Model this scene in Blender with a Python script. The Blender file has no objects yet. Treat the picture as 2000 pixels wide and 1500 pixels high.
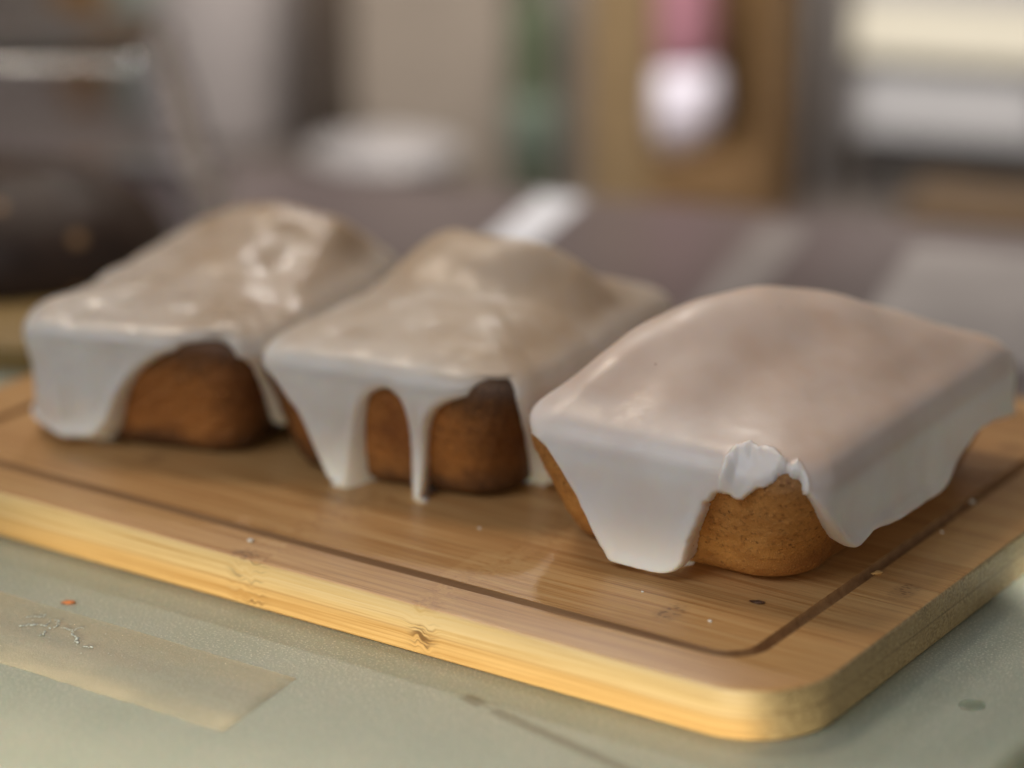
import bpy, math, random
import numpy as np
from mathutils import Vector, Matrix
S = bpy.context.scene
COL = S.collection
R = math.radians
# ------------------------------------------------ camera
cam_data = bpy.data.cameras.new('camera'); cam = bpy.data.objects.new('camera', cam_data); COL.objects.link(cam)
cam.location = (0.30988, -0.56139, 0.30)
cam.rotation_euler = (R(90 - 18.9), 0, R(35.0))
cam_data.sensor_width = 36; cam_data.lens = 100.8
cam_data.clip_start = 0.01; cam_data.clip_end = 20
cam_data.dof.use_dof = True; cam_data.dof.focus_distance = 0.765; cam_data.dof.aperture_fstop = 3.6
cam_data.dof.aperture_blades = 0
S.camera = cam
# ------------------------------------------------ world, lamps, exposure
W = bpy.data.worlds.new('World'); S.world = W; W.use_nodes = True
bg = W.node_tree.nodes['Background']; bg.inputs[0].default_value = (1.0, 0.95, 0.90, 1); bg.inputs[1].default_value = 0.12
def area(name, loc, target, sx, sy, power, color, spread=180):
    d = bpy.data.lights.new(name, 'AREA'); d.shape = 'RECTANGLE'; d.size = sx; d.size_y = sy
    d.energy = power; d.color = color; d.spread = R(spread)
    o = bpy.data.objects.new(name, d); COL.objects.link(o); o.location = loc
    o.rotation_euler = (Vector(target) - Vector(loc)).to_track_quat('-Z', 'Y').to_euler()
    return o
# soft room light, high on the left
area('room_lamp', (-0.92, 0.36, 1.25), (-0.15, 0.12, 0), 0.38, 0.38, 7.5, (1.0, 0.85, 0.69))
# weak frontal cool light
area('front_lamp', (-0.35, -0.85, 1.05), (-0.15, 0.1, 0), 0.8, 0.5, 6.0, (0.80, 0.88, 1.0))
# low warm counter lamp in front of the board, aimed at its edge
area('counter_lamp', (0.005, -0.157, 0.006), (-0.020, -0.02, -0.0215), 0.48, 0.008, 0.118, (1.0, 0.89, 0.64), 29)
# weak fill added on the right to lift the golden cake's dim side
area('right_fill', (0.95, 0.75, 0.55), (-0.05, 0.15, 0.02), 0.5, 0.4, 0.6, (1.0, 0.90, 0.80))
# small window-like lamp behind: glints and sheen
area('back_lamp', (-0.80, 0.98, 0.90), (-0.25, 0.15, 0), 0.08, 0.07, 0.70, (1.0, 0.95, 0.88), 110)
# narrow patch of light on the glass right of the board
area('patch_lamp', (0.27, 0.22, 0.26), (0.040, 0.152, -0.014), 0.01, 0.01, 0.042, (1.0, 0.97, 0.90), 12)
# unseen fill added above the counter to brighten the back shelf
area('shelf_fill', (-0.30, 0.38, 0.75), (-0.48, 0.84, -0.1), 0.7, 0.3, 3.9, (1.0, 0.92, 0.84), 80)
S.view_settings.view_transform = 'Standard'; S.view_settings.look = 'None'; S.view_settings.exposure = 0.0; S.view_settings.gamma = 1
S.view_settings.use_curve_mapping = False
S.render.resolution_x = 1024; S.render.resolution_y = 768
# ------------------------------------------------ node helper
class M:
    def __init__(s, name):
        s.m = bpy.data.materials.new(name); s.m.use_nodes = True; s.t = s.m.node_tree
        s.b = s.t.nodes['Principled BSDF']
    def n(s, typ, ins={}, **kw):
        q = s.t.nodes.new(typ)
        for k, v in kw.items(): setattr(q, k, v)
        for k, v in ins.items(): s.put(q.inputs[k], v)
        return q
    def put(s, sock, v):
        if isinstance(v, bpy.types.Node): v = v.outputs[0]
        if isinstance(v, bpy.types.NodeSocket): s.t.links.new(v, sock)
        elif isinstance(v, tuple) and len(v) == 3 and sock.type == 'RGBA': sock.default_value = (*v, 1)
        else: sock.default_value = v
    def math(s, op, a, b=0.0, c=0.0, clamp=False):
        return s.n('ShaderNodeMath', {0: a, 1: b, 2: c}, operation=op, use_clamp=clamp).outputs[0]
    def obj(s): return s.n('ShaderNodeTexCoord').outputs['Object']
    def mapv(s, v, scale=(1, 1, 1), loc=(0, 0, 0), rot=(0, 0, 0)):
        return s.n('ShaderNodeMapping', {'Vector': v, 'Scale': scale, 'Location': loc, 'Rotation': rot}).outputs[0]
    def noise(s, v, scale, detail=3, rough=.55, dist=0.):
        return s.n('ShaderNodeTexNoise', {'Vector': v, 'Scale': scale, 'Detail': detail, 'Roughness': rough, 'Distortion': dist}).outputs[0]
    def ramp(s, f, stops):
        q = s.n('ShaderNodeValToRGB', {0: f}); e = q.color_ramp.elements
        while len(e) < len(stops): e.new(.5)
        for i, (p, c) in enumerate(stops):
            e[i].position = p; e[i].color = (*c, 1) if isinstance(c, tuple) else (c, c, c, 1)
        return q.outputs[0]
    def mr(s, v, a, b, c=0., d=1., smooth=True):
        return s.n('ShaderNodeMapRange', {0: v, 1: a, 2: b, 3: c, 4: d}, interpolation_type='SMOOTHSTEP' if smooth else 'LINEAR').outputs[0]
    def mix(s, f, a, b, mode='MIX'):
        q = s.n('ShaderNodeMix', data_type='RGBA', blend_type=mode)
        s.put(q.inputs[0], f); s.put(q.inputs[6], a); s.put(q.inputs[7], b); return q.outputs[2]
    def bump(s, h, strength, dist, nrm=None):
        i = {'Height': h, 'Strength': strength, 'Distance': dist}
        if nrm is not None: i['Normal'] = nrm
        return s.n('ShaderNodeBump', i).outputs[0]
    def set(s, **kw):
        for k, v in kw.items(): s.put(s.b.inputs[k.replace('_', ' ')], v)
        return s
# ------------------------------------------------ object helpers
def mesh_obj(name, verts, faces, mat, parent=None, smooth=True):
    me = bpy.data.meshes.new(name); me.from_pydata([tuple(map(float, v)) for v in verts], [], [tuple(map(int, f)) for f in faces])
    me.update()
    if smooth: me.polygons.foreach_set('use_smooth', [True] * len(me.polygons))
    me.materials.append(mat.m if isinstance(mat, M) else mat)
    o = bpy.data.objects.new(name, me); COL.objects.link(o)
    if parent: o.parent = parent
    return o
def empty(name, loc=(0, 0, 0), rz=0.):
    o = bpy.data.objects.new(name, None); COL.objects.link(o); o.location = loc; o.rotation_euler = (0, 0, rz); o.empty_display_size = .02; return o
def tag(o, label=None, cat=None, group=None, kind=None):
    if label: o['label'] = label
    if cat: o['category'] = cat
    if group: o['group'] = group
    if kind: o['kind'] = kind
    return o
def loft(loops, close_a=True, close_b=True):
    """list of equally long closed loops -> verts, faces"""
    n = len(loops[0]); V = [p for l in loops for p in l]; F = []
    for k in range(len(loops) - 1):
        for i in range(n):
            j = (i + 1) % n; F.append((k * n + i, k * n + j, (k + 1) * n + j, (k + 1) * n + i))
    if close_a: F.append(tuple(range(n))[::-1])
    if close_b: F.append(tuple(range((len(loops) - 1) * n, len(loops) * n)))
    return V, F
def rrect(x0, x1, y0, y1, r, z, n=12):
    P = []
    for cx, cy, a0 in ((x1 - r, y0 + r, -90), (x1 - r, y1 - r, 0), (x0 + r, y1 - r, 90), (x0 + r, y0 + r, 180)):
        for i in range(n + 1):
            a = R(a0 + 90 * i / n); P.append((cx + r * math.cos(a), cy + r * math.sin(a), z))
    return P
def rbox(x0, x1, y0, y1, z0, z1, r=.003, e=.001):
    """rounded box loops with eased edges"""
    L = [rrect(x0 + e, x1 - e, y0 + e, y1 - e, max(r - e, 1e-4), z0)]
    for k in range(0, 5):
        a = k / 4 * math.pi / 2; d = e * (1 - math.sin(a)); L.append(rrect(x0 + d, x1 - d, y0 + d, y1 - d, max(r - d, 1e-4), z0 + e * (1 - math.cos(a))))
    for k in range(0, 5):
        a = k / 4 * math.pi / 2; d = e * (1 - math.cos(a)); L.append(rrect(x0 + d, x1 - d, y0 + d, y1 - d, max(r - d, 1e-4), z1 - e * (1 - math.sin(a))))
    return loft(L)
def lathe(prof, n=48, cx=0, cy=0, sx=1, sy=1):
    L = [[(cx + sx * r * math.cos(2 * math.pi * i / n), cy + sy * r * math.sin(2 * math.pi * i / n), z) for i in range(n)] for r, z in prof]
    return loft(L)
def outline(p, a, b, r):
    """rounded rectangle, p in [0,1) counter-clockwise from front-left corner's start; returns x,y,nx,ny"""
    a,b,r = np.broadcast_arrays(a,b,r)[0:3] if not np.isscalar(a) else (np.full_like(p,a),np.full_like(p,b),np.full_like(p,r))
    # shares: front .22, corner .06, right .22, corner .06, back .16, corner .06, left .16, corner .06
    sh = [.22,.06,.22,.06,.16,.06,.16,.06]
    x=np.zeros_like(p);y=np.zeros_like(p);nx=np.zeros_like(p);ny=np.zeros_like(p)
    s0=0.
    cen=[(1,-1),(1,1),(-1,1),(-1,-1)]
    for i,s in enumerate(sh):
        m=(p>=s0-1e-12)&(p<s0+s) if i<7 else (p>=s0-1e-12)
        t=np.clip((p-s0)/s,0,1); k=i//2
        if i%2==0:
            if k==0: xx=-a+r+t*2*(a-r); yy=-b; n=(0,-1)
            if k==1: yy=-b+r+t*2*(b-r); xx=a; n=(1,0)
            if k==2: xx=a-r-t*2*(a-r); yy=b; n=(0,1)
            if k==3: yy=b-r-t*2*(b-r); xx=-a; n=(-1,0)
            x=np.where(m,xx,x);y=np.where(m,yy,y);nx=np.where(m,n[0],nx);ny=np.where(m,n[1],ny)
        else:
            an=-np.pi/2+k*np.pi/2+t*np.pi/2
            cx=cen[k][0]*(a-r);cy=cen[k][1]*(b-r)
            x=np.where(m,cx+r*np.cos(an),x);y=np.where(m,cy+r*np.sin(an),y)
            nx=np.where(m,np.cos(an),nx);ny=np.where(m,np.sin(an),ny)
        s0+=s
    return x,y,nx,ny
def sinnoise(x,y,z,seed,freq,n=14):
    rg=np.random.RandomState(seed); o=0
    for i in range(n):
        d=rg.normal(size=3);d/=np.linalg.norm(d);f=freq*(.6+rg.rand()*1.2)
        o=o+np.sin((x*d[0]+y*d[1]+z*d[2])*f*6.283+rg.rand()*6.283)
    return o/np.sqrt(n/2)
def body(P, v, K):
    """v in [0,1] top centre->rim, [1,2] rim->base.  K = cake parameters"""
    P,v=np.broadcast_arrays(np.asarray(P,float),np.asarray(v,float))
    a=K['W']/2;b=K['L']/2;H=K['H'];tp=K['t']
    w=np.clip(v-1,0,1)
    f=K['f'];zz=(H-f)*(1-w)
    rb=.0045
    inset=tp*w+np.where(zz<rb, rb*(1-np.sqrt(np.clip(1-(1-zz/rb)**2,0,1)))*.8,0)
    r=.011+w*.004
    x,y,nx,ny=outline(P,a-inset,b-inset,r)
    rp=np.sin(w*np.pi)*.0006
    x=x+nx*rp;y=y+ny*rp
    s=np.clip(v,0,1)
    x=x*s;y=y*s
    top=(v<1)
    dome=K['D']*(1-s**K.get('pw',2.2))
    fall=np.clip((1-s)/.35,0,1);fall=fall*fall*(3-2*fall)
    for (A,gx,gy,sx,sy,th) in K['g']:
        c,q=np.cos(th),np.sin(th)
        dx=(x-gx)*c+(y-gy)*q;dy=-(x-gx)*q+(y-gy)*c
        dome=dome+A*np.exp(-(dx/sx)**2-(dy/sy)**2)*fall
    z=np.where(top,H+dome,zz)
    q=np.clip((1-s)*a/K['fh'],0,1)
    z=z-np.where(top,f*(1-np.sqrt(np.clip(1-(1-q)**2,0,1))),0)
    nn=sinnoise(x,y,z,K['seed'],24.)
    z=z+np.where(top,nn*.0005*K.get('lump',1)*np.clip((1-s)*5,0.2,1),0)
    z=z*(1-K.get('sl',0)*(np.clip(y/b,-1,1)+1)/2)
    return x,y,z
def world(K,x,y,z):
    c,s=np.cos(K['rot']),np.sin(K['rot'])
    return K['cx']+c*x-s*y,K['cy']+s*x+c*y,z
CAKES=[
dict(sl=.13,f=.0030,fh=.0038,cx=-.2646,cy=.0979,rot=.2775,W=.0785,L=.1240,H=.0371,t=.0068,D=.006,g=[(.012,-.005,.02,.02,.03,0.),(.004,.01,.03,.012,.02,0.)],seed=3),
dict(sl=.16,f=.0032,fh=.0038,cx=-.1780,cy=.1154,rot=.1822,W=.0850,L=.1240,H=.0369,t=.0068,D=.006,g=[(.012,-.005,.02,.02,.03,0.),(.004,.01,.03,.012,.02,0.)],seed=4),
dict(pw=3.2,fw=.0,fp=1.6,flare=.0048,f=.0034,fh=.0060,cx=-.0727,cy=.1171,rot=.043,W=.0935,L=.1370,H=.0351,t=.0100,D=.006,g=[(.008,-.005,.01,.03,.04,0.),(.002,.01,.03,.02,.02,0.)],seed=5),
]

# ================================================ body / icing geometry
for _k, _g in enumerate([
  dict(D=.0055, g=[(.0125, .0178, .0400, .0327, .0380, -.4187), (.007, -.0117, .0399, .0181, .0181, 0.)], lump=1.5),
  dict(D=.0110, g=[(.0148, .0100, .0129, .0329, .0157, .1491), (.0097, -.0205, .0221, .0151, .0151, 0.)], lump=1.1),
  dict(D=.0072, g=[(.0143, -.0155, -.0067, .0275, .0549, -.4427), (.0027, .0077, .0207, .025, .025, 0.)], lump=.6)]):
    CAKES[_k].update(_g)
def shell(P, w, K, off, hang=1.):
    a = K['W'] / 2; b = K['L'] / 2
    inset = K['t'] * np.clip(w, -1, 1) * (1 - .75 * hang) - off
    H = K['H'] - K['f']; drop = H * (1 - w)
    zmin = .0010
    z = np.where(drop > zmin + .002, drop, zmin + .002 * np.exp(np.clip((drop - zmin - .002) / .002, -20, 0)))
    w0 = K.get('fw', .30); tt = np.clip((w - w0) / (1.05 - w0), 0, 2)
    inset = inset - K.get('flare', .003) * tt ** K.get('fp', 2.) - np.clip(w - 1.0, 0, 1) * H * .5
    x, y, nx, ny = outline(P, a - inset, b - inset, .011 + np.clip(w, 0, 1) * .004)
    z = z * (1 - K.get('sl', 0) * (np.clip(y / b, -1, 1) + 1) / 2)
    return x, y, z
SHARES = [.22, .06, .22, .06, .16, .06, .16, .06]
def arclen(K, p):
    a = K['W']; b = K['L']; r = .013
    ln = [a - 2 * r, r * 1.571, b - 2 * r, r * 1.571, a - 2 * r, r * 1.571, b - 2 * r, r * 1.571]
    P = np.concatenate([[0], np.cumsum(SHARES)]); P[-1] = 1.; Lc = np.concatenate([[0], np.cumsum(ln)])
    p = np.asarray(p, float); f = np.floor(p)
    return f * Lc[-1] + np.interp(p - f, P, Lc), Lc[-1]
def inpoly(x, y, X, Y):
    ins = np.zeros(x.shape, bool); n = len(X); j = n - 1
    for i in range(n):
        c = (Y[i] > y) != (Y[j] > y)
        dy = Y[j] - Y[i] if Y[j] != Y[i] else 1e-12
        ins ^= c & (x < (X[j] - X[i]) * (y - Y[i]) / dy + X[i]); j = i
    return ins
def smooth_line(pts, n_sub=6, it=1):
    pts = np.array(pts, float)
    for _ in range(it):      # Chaikin
        q = [pts[0]]
        for i in range(len(pts) - 1):
            q += [pts[i] * .75 + pts[i + 1] * .25, pts[i] * .25 + pts[i + 1] * .75]
        q.append(pts[-1]); pts = np.array(q)
    return pts
def resample(X, Y, step=.0004):
    ox, oy = [], []
    for i in range(len(X) - 1):
        n = max(1, int(math.hypot(X[i + 1] - X[i], Y[i + 1] - Y[i]) / step))
        for k in range(n): ox.append(X[i] + (X[i + 1] - X[i]) * k / n); oy.append(Y[i] + (Y[i + 1] - Y[i]) * k / n)
    ox.append(X[-1]); oy.append(Y[-1]); return np.array(ox), np.array(oy)
def sst(a, b, x):
    t = np.clip((x - a) / (b - a), 0, 1); return t * t * (3 - 2 * t)

EDGE = {
0: [(-.030, .92), (-.008, .98), (.020, .97), (.045, .93), (.060, .86), (.072, .775), (.084, .58), (.104, .35), (.12, .205), (.142, .08), (.17, -.02), (.204, -.06), (.226, -.07), (.238, .005), (.252, .07), (.262, .24),
    (.284, .75), (.30, .9), (.318, .7), (.335, .4), (.37, .35), (.39, .75), (.40, .8), (.415, .5), (.45, .3), (.5, .5), (.55, .9), (.6, .6), (.65, .4), (.7, .7), (.76, .95), (.82, .7), (.87, .45), (.91, .6), (.94, .85), (.970, .92)],
1: [(-.042, .02), (-.034, .08), (-.018, .10), (-.008, .235), (.002, .41), (.010, .58), (.016, .73), (.023, .87), (.034, 1.0), (.046, 1.06), (.056, 1.08), (.064, 1.06), (.068, .98), (.070, .88), (.073, .795), (.076, .63), (.082, .42), (.088, .23), (.096, .11), (.108, .045), (.118, .035), (.13, .10), (.137, .23), (.141, .395), (.143, .625), (.144, .845), (.147, 1.0), (.152, 1.09), (.159, 1.12), (.166, 1.08), (.169, .98), (.168, .82), (.166, .52), (.167, .315), (.172, .185), (.182, .095), (.198, .035), (.216, -.045), (.23, -.09), (.24, -.11), (.25, -.10), (.255, -.005), (.262, .19), (.272, .5), (.284, .85), (.292, .99), (.304, 1.03), (.314, .96), (.318, .75), (.322, .45), (.332, .2), (.35, .15), (.38, .25), (.42, .45), (.46, .35), (.5, .55), (.55, .75), (.6, .45), (.68, .35), (.74, .65), (.8, .45), (.86, .3), (.92, .2), (.945, .08), (.958, .02)],
2: [(-.036, -.02), (-.004, .03), (.010, .185), (.022, .38), (.040, .625), (.050, .77), (.060, .91), (.066, .985), (.078, .995), (.088, 1.0), (.100, 1.015), (.118, 1.0), (.130, .965), (.139, .91), (.146, .83), (.148, .70), (.156, .44), (.159, .32), (.166, .14), (.178, .13), (.186, .18), (.194, .165), (.195, .10), (.208, .01), (.226, -.055), (.236, -.085), (.246, .01), (.256, .14), (.266, .345), (.278, .53), (.288, .65), (.298, .71), (.309, .68), (.318, .64), (.342, .72), (.370, .72), (.396, .75), (.414, .70), (.424, .60), (.44, .50), (.454, .41), (.472, .42), (.488, .44), (.54, .65), (.58, .45), (.62, .35), (.68, .65), (.74, .55), (.8, .3), (.86, .2), (.91, .08), (.95, .0), (.964, -.03)],
}
ICING_T = {0: .0017, 1: .0016, 2: .0018}
def grid_faces(nr, nc, keep=None):
    i, j = np.meshgrid(np.arange(nr - 1), np.arange(nc), indexing='ij')
    a = i * nc + j; b = i * nc + (j + 1) % nc; c = (i + 1) * nc + (j + 1) % nc; d = (i + 1) * nc + j
    F = np.stack([d, c, b, a], -1).reshape(-1, 4)
    if keep is not None:
        k = keep.reshape(-1); F = F[k[F].any(1)]
    return F
def fast_mesh(name, V, F, mat, parent, attr=None):
    used = np.unique(F); mp = -np.ones(len(V), int); mp[used] = np.arange(len(used)); V = V[used]; F = mp[F]
    me = bpy.data.meshes.new(name); me.vertices.add(len(V)); me.vertices.foreach_set('co', V.astype(np.float32).ravel())
    me.loops.add(F.size); me.loops.foreach_set('vertex_index', F.astype(np.int32).ravel())
    me.polygons.add(len(F)); me.polygons.foreach_set('loop_start', np.arange(0, F.size, 4, dtype=np.int32))
    me.polygons.foreach_set('use_smooth', np.ones(len(F), bool)); me.update(calc_edges=True)
    if attr is not None:
        at = me.attributes.new('cover', 'FLOAT', 'POINT'); at.data.foreach_set('value', attr[used].astype(np.float32))
    me.validate(); me.materials.append(mat.m)
    o = bpy.data.objects.new(name, me); COL.objects.link(o); o.parent = parent; return o

def fbm(x, y, z, seed, f0, octs=3):
    o = 0
    for k in range(octs): o = o + sinnoise(x, y, z, seed + k * 17, f0 * 2 ** k, 10) / 2 ** k
    return o
def rim_smoother(X, Y, Z, VV, sig):
    """weights that soften the profile (rows run from the top centre to the base) around the rim"""
    c = X.shape[1] // 9
    st = np.sqrt(np.diff(X[:, c]) ** 2 + np.diff(Y[:, c]) ** 2 + np.diff(Z[:, c]) ** 2) + 1e-7
    arc = np.concatenate([[0], np.cumsum(st)]); wgt = np.gradient(arc)
    rim = arc[np.argmin(np.abs(VV[:, c] - 1))]
    s_ = .00015 + sig * np.clip(1.25 - np.abs(arc - rim) / .012, 0, 1)
    A = np.exp(-.5 * ((arc[:, None] - arc[None, :]) / s_[:, None]) ** 2) * wgt[None, :]
    return A / A.sum(1, keepdims=True)
SIG = {3: .0018, 4: .0018, 5: .0032}
def cake_body(K, mat, parent):
    P = np.linspace(0, 1, 561)[:-1]
    fr = K['fh'] / (K['W'] / 2); th_ = np.linspace(0, math.pi / 2, 15)[::-1]
    v = np.concatenate([np.linspace(.01, 1 - fr - .005, 50), 1 - fr * (1 - np.cos(th_)), np.linspace(1.008, 2., 125), [1.9999]])
    v = np.sort(v); PP, VV = np.meshgrid(P, v)
    x, y, z = body(PP, VV, K)
    A = rim_smoother(x, y, z, VV, SIG[K['seed']]); x, y, z = A @ x, A @ y, A @ z
    # dry pores and lumps
    n = fbm(x, y, z, K['seed'] + 50, 160., 4) * .00009 + sinnoise(x, y, z, K['seed'] + 9, 30., 12) * .00020
    r = np.hypot(x, y) + 1e-6; side = np.clip((VV - .95) * 10, 0, 1)
    x = x + x / r * n * side; y = y + y / r * n * side
    V = np.stack([x, y, z], -1).reshape(-1, 3)
    zb = V[-560:, 2]; V[-560:, 2] = np.clip(zb, 0, .0004)
    F = grid_faces(len(v), 560)
    V = np.vstack([V, [[0, 0, V[0, 2] + .0002]], [[0, 0, 0.0002]]]); nv = len(V)
    cap = [(nv - 2, i, (i + 1) % 560, (i + 1) % 560) for i in range(560)]
    o = fast_mesh('cake_body', V, F, mat, parent)
    # close top and bottom with fans (hidden under the icing and on the board)
    return o
def icing(k, K, mat, parent):
    T = ICING_T[k]; NC = 1150
    P = np.linspace(0, 1, NC + 1)[:-1]
    # concentrate columns evenly in arc length
    s_lin, Ltot = arclen(K, P); tgt = np.linspace(0, Ltot, NC + 1)[:-1]
    P = np.interp(tgt, np.concatenate([s_lin, [Ltot]]), np.concatenate([P, [1.]]))
    S_, _ = arclen(K, P)
    fr = K['fh'] / (K['W'] / 2); th_ = np.linspace(0, math.pi / 2, 25)[::-1]
    vt = np.concatenate([np.linspace(.004, .70, 60), np.linspace(.706, 1 - fr - .002, 36), 1 - fr * (1 - np.cos(th_))])
    wt = np.linspace(0, 1.32, 128)[1:]
    rows = np.concatenate([vt, 1 + wt]); PP, VV = np.meshgrid(P, rows); SS = np.broadcast_to(S_, PP.shape)
    ww = VV - 1
    # metric depth below the rim (negative on top)
    H = K['H'] - K['f']; dm = np.where(ww > 0, ww * H, ww * K['W'] / 2)
    # boundary polygon
    e = smooth_line(EDGE[k], it=2 if k < 2 else 1)
    pe, L = arclen(K, e[:, 0]); qe = e[:, 1] * H
    rg = np.random.RandomState(60 + k)
    pe, qe = resample(pe, qe, .0005)
    if k == 2:   # broken, crumbly rim
        m = sst(.034, .040, pe) * (1 - sst(.064, .069, pe)) 
        s0, _ = arclen(K, .150); s1, _ = arclen(K, .248)
        m = ((pe > s0) & (pe < s1)) * 1.
        s2, _ = arclen(K, .02); s3, _ = arclen(K, .14); m2 = ((pe > s2) & (pe < s3)) * .35
        k9 = np.convolve(np.ones(5) / 5, np.ones(3) / 3); j = 1.3 * np.convolve(rg.normal(size=len(pe)), k9, 'same') ; j2 = 1.3 * np.convolve(rg.normal(size=len(pe)), k9, 'same')
        qe = qe + j * .0007 * (m + m2); pe = pe + j2 * .0006 * (m + m2)
    else:
        qe = qe + np.convolve(rg.normal(size=len(pe)), np.ones(9) / 9, 'same') * .0001
    # signed distance, only for rows near the edge
    D = np.full(PP.shape, .02); rsel = np.where(rows > .93)[0]
    X3 = np.concatenate([pe - L, pe, pe + L]); Y3 = np.concatenate([qe, qe, qe])
    for c0 in range(0, NC, 50):
        cs = slice(c0, min(c0 + 50, NC)); lo = S_[cs].min() - .010; hi = S_[cs].max() + .010
        m = (X3 > lo) & (X3 < hi); bx = X3[m].astype(np.float32); by = Y3[m].astype(np.float32)
        sx = SS[rsel, cs].astype(np.float32); sy = dm[rsel, cs].astype(np.float32)
        d = np.sqrt(((sx[..., None] - bx) ** 2 + (sy[..., None] - by) ** 2).min(-1)); D[rsel, cs] = np.minimum(d, .02)
    polyX = np.concatenate([[pe[0] - .02], pe, [pe[-1] + .02, pe[-1] + .02, pe[0] - .02]]); polyY = np.concatenate([[qe[0]], qe, [qe[-1], -.05, -.05]])
    ins = inpoly(SS[rsel], dm[rsel], polyX, polyY) | inpoly(SS[rsel] - L, dm[rsel], polyX, polyY)
    full = np.ones(PP.shape, bool); full[rsel] = ins
    D = np.where(full, D, -D)
    # lip profile
    l = .0030 if k < 2 else .0019
    kk = np.where(D > 0, np.sqrt(np.clip(1 - (1 - np.clip(D / l, 0, 1)) ** 2, 0, 1)), np.clip(D / .0008, -1.6, 0))
    bead = 1 + (.5 if k < 2 else .35) * np.exp(-((D - .0026) / .0018) ** 2) * sst(0, .3, ww)
    x0, y0, z0 = body(PP, VV, K)
    A = rim_smoother(x0, y0, z0, VV, SIG[K['seed']])
    wv = np.clip(ww, 0, 1.3)
    hang = {0: .8, 1: .75, 2: 1.0}[k]
    # the sheet on top
    qf = np.clip((1 - np.clip(VV, 0, 1)) * K['W'] / 2 / K['fh'], 0, 1); al = np.where(VV < 1, (1 - qf) ** (1.0 if K['fh'] < .006 else 2.2), 1.)
    _, _, nx, ny = outline(PP, K['W'] / 2 + 0 * PP, K['L'] / 2 + 0 * PP, .012)
    lump = sinnoise(x0, y0, z0, K['seed'] + 31, 30., 16) * {0: .00042, 1: .00034, 2: .00016}[k]
    fine = sinnoise(x0, y0, z0, K['seed'] + 37, 90., 16) * {0: .00010, 1: .00007, 2: .00002}[k]
    runs = sinnoise(SS * np.ones_like(dm), dm * .12, 0 * dm, K['seed'] + 41, 60., 10) * {0: .00035, 1: .0003, 2: .00012}[k] * sst(.05, .4, ww)
    th = T * bead + lump + fine + runs
    nxx = nx * al; nyy = ny * al; nz = np.sqrt(np.clip(1 - al * al, 0, 1)) + 1e-6; nn = np.sqrt(nxx ** 2 + nyy ** 2 + nz ** 2); nxx /= nn; nyy /= nn; nz /= nn
    tx = x0 + nxx * th; ty = y0 + nyy * th; tz = z0 + nz * th
    sx_, sy_, sz_ = shell(PP, ww, K, 0, hang)
    sx_ = sx_ + nx * th; sy_ = sy_ + ny * th; sz_ = sz_ + 0
    m = (ww > 0) * 1.
    ox = tx * (1 - m) + sx_ * m; oy = ty * (1 - m) + sy_ * m; oz = tz * (1 - m) + sz_ * m
    ox, oy, oz = A @ ox, A @ oy, A @ oz
    # anchored base (slightly inside the cake)
    bx, by, bz = body(PP, np.clip(VV, 0, 2), K)
    bx, by, bz = A @ bx, A @ by, A @ bz
    below = np.clip(ww - 1, 0, 1)
    # beyond the base the drip lies on the board: anchor straight below
    fx, fy, fz = shell(PP, ww, K, -.0005, hang)
    onb = sst(.97, 1.04, ww)
    bx = bx * (1 - onb) + fx * onb; by = by * (1 - onb) + fy * onb; bz = np.where(onb > 0, bz * (1 - onb) + -.0006 * onb, bz)
    nin = np.where(kk < 0, kk, 0) * .0016
    kp = np.clip(kk, 0, 1)
    X = bx + (ox - bx) * kp + nxx * nin; Y = by + (oy - by) * kp + nyy * nin; Z = bz + (oz - bz) * kp + nz * nin
    cover = np.clip((z0 - H * .97) / .022, 0, 1) * sst(.98, .90, VV) + .36 * sst(.10, -.06, ww)
    cover = np.clip(cover + .25 * sst(-.02, .03, x0 + .3 * y0) * sst(.12, -.04, ww), 0, 1)
    if k == 2:   # the lifted broken flake along the front rim
        q = np.array([(.170, .10), (.171, .0), (.172, -.10), (.180, -.17), (.195, -.20), (.210, -.19), (.226, -.15), (.240, -.09), (.250, .0), (.255, .12), (.259, .22)])
        qs, _ = arclen(K, q[:, 0]); qd = np.where(q[:, 1] > 0, q[:, 1] * H, q[:, 1] * K['W'] / 2 * .6)
        qs, qd = resample(qs, qd, .0005); rr = np.random.RandomState(7)
        q0s = qs.copy(); q0d = qd.copy(); jk = np.convolve(np.ones(7) / 7, np.ones(5) / 5)
        qs = qs + np.convolve(rr.normal(size=len(qs)), jk, 'same') * .0013; qd = qd + np.convolve(rr.normal(size=len(qs)), jk, 'same') * .0017
        sub = (SS > qs.min() - .008) & (SS < qs.max() + .008) & (dm > -.012) & (dm < .016)
        idx = np.where(sub); a_ = SS[idx]; b_ = dm[idx]
        dd = np.sqrt(((a_[:, None] - qs) ** 2 + (b_[:, None] - qd) ** 2).min(1))
        px_ = np.concatenate([qs, [qs[-1], qs[0]]]); py_ = np.concatenate([qd, [.03, .03]])
        i_ = inpoly(a_, b_, px_, py_)
        sj = np.where(i_, dd, -dd)
        d0 = np.sqrt(((a_[:, None] - q0s) ** 2 + (b_[:, None] - q0d) ** 2).min(1)); i0 = inpoly(a_, b_, np.concatenate([q0s, [q0s[-1], q0s[0]]]), np.concatenate([q0d, [.03, .03]])); sd = np.where(i0, d0, -d0)
        rise = .0017 * np.exp(-np.maximum(sd, 0) / .0030) * sst(-.0006, .0008, sj) - .0009 * sst(.0012, .004, sd)
        rough = (fbm(a_, b_, a_ * 0, 5, 170., 2) * .00010) * sst(0, .001, sd)
        rise = (rise + rough) * (.25 * sst(-.0002, .0006, D[idx]) + .75 * sst(0, .0042, D[idx]))
        cv = cover[idx]; cover[idx] = cv * (1 - .75 * sst(-.0001, .0006, sj))
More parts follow.
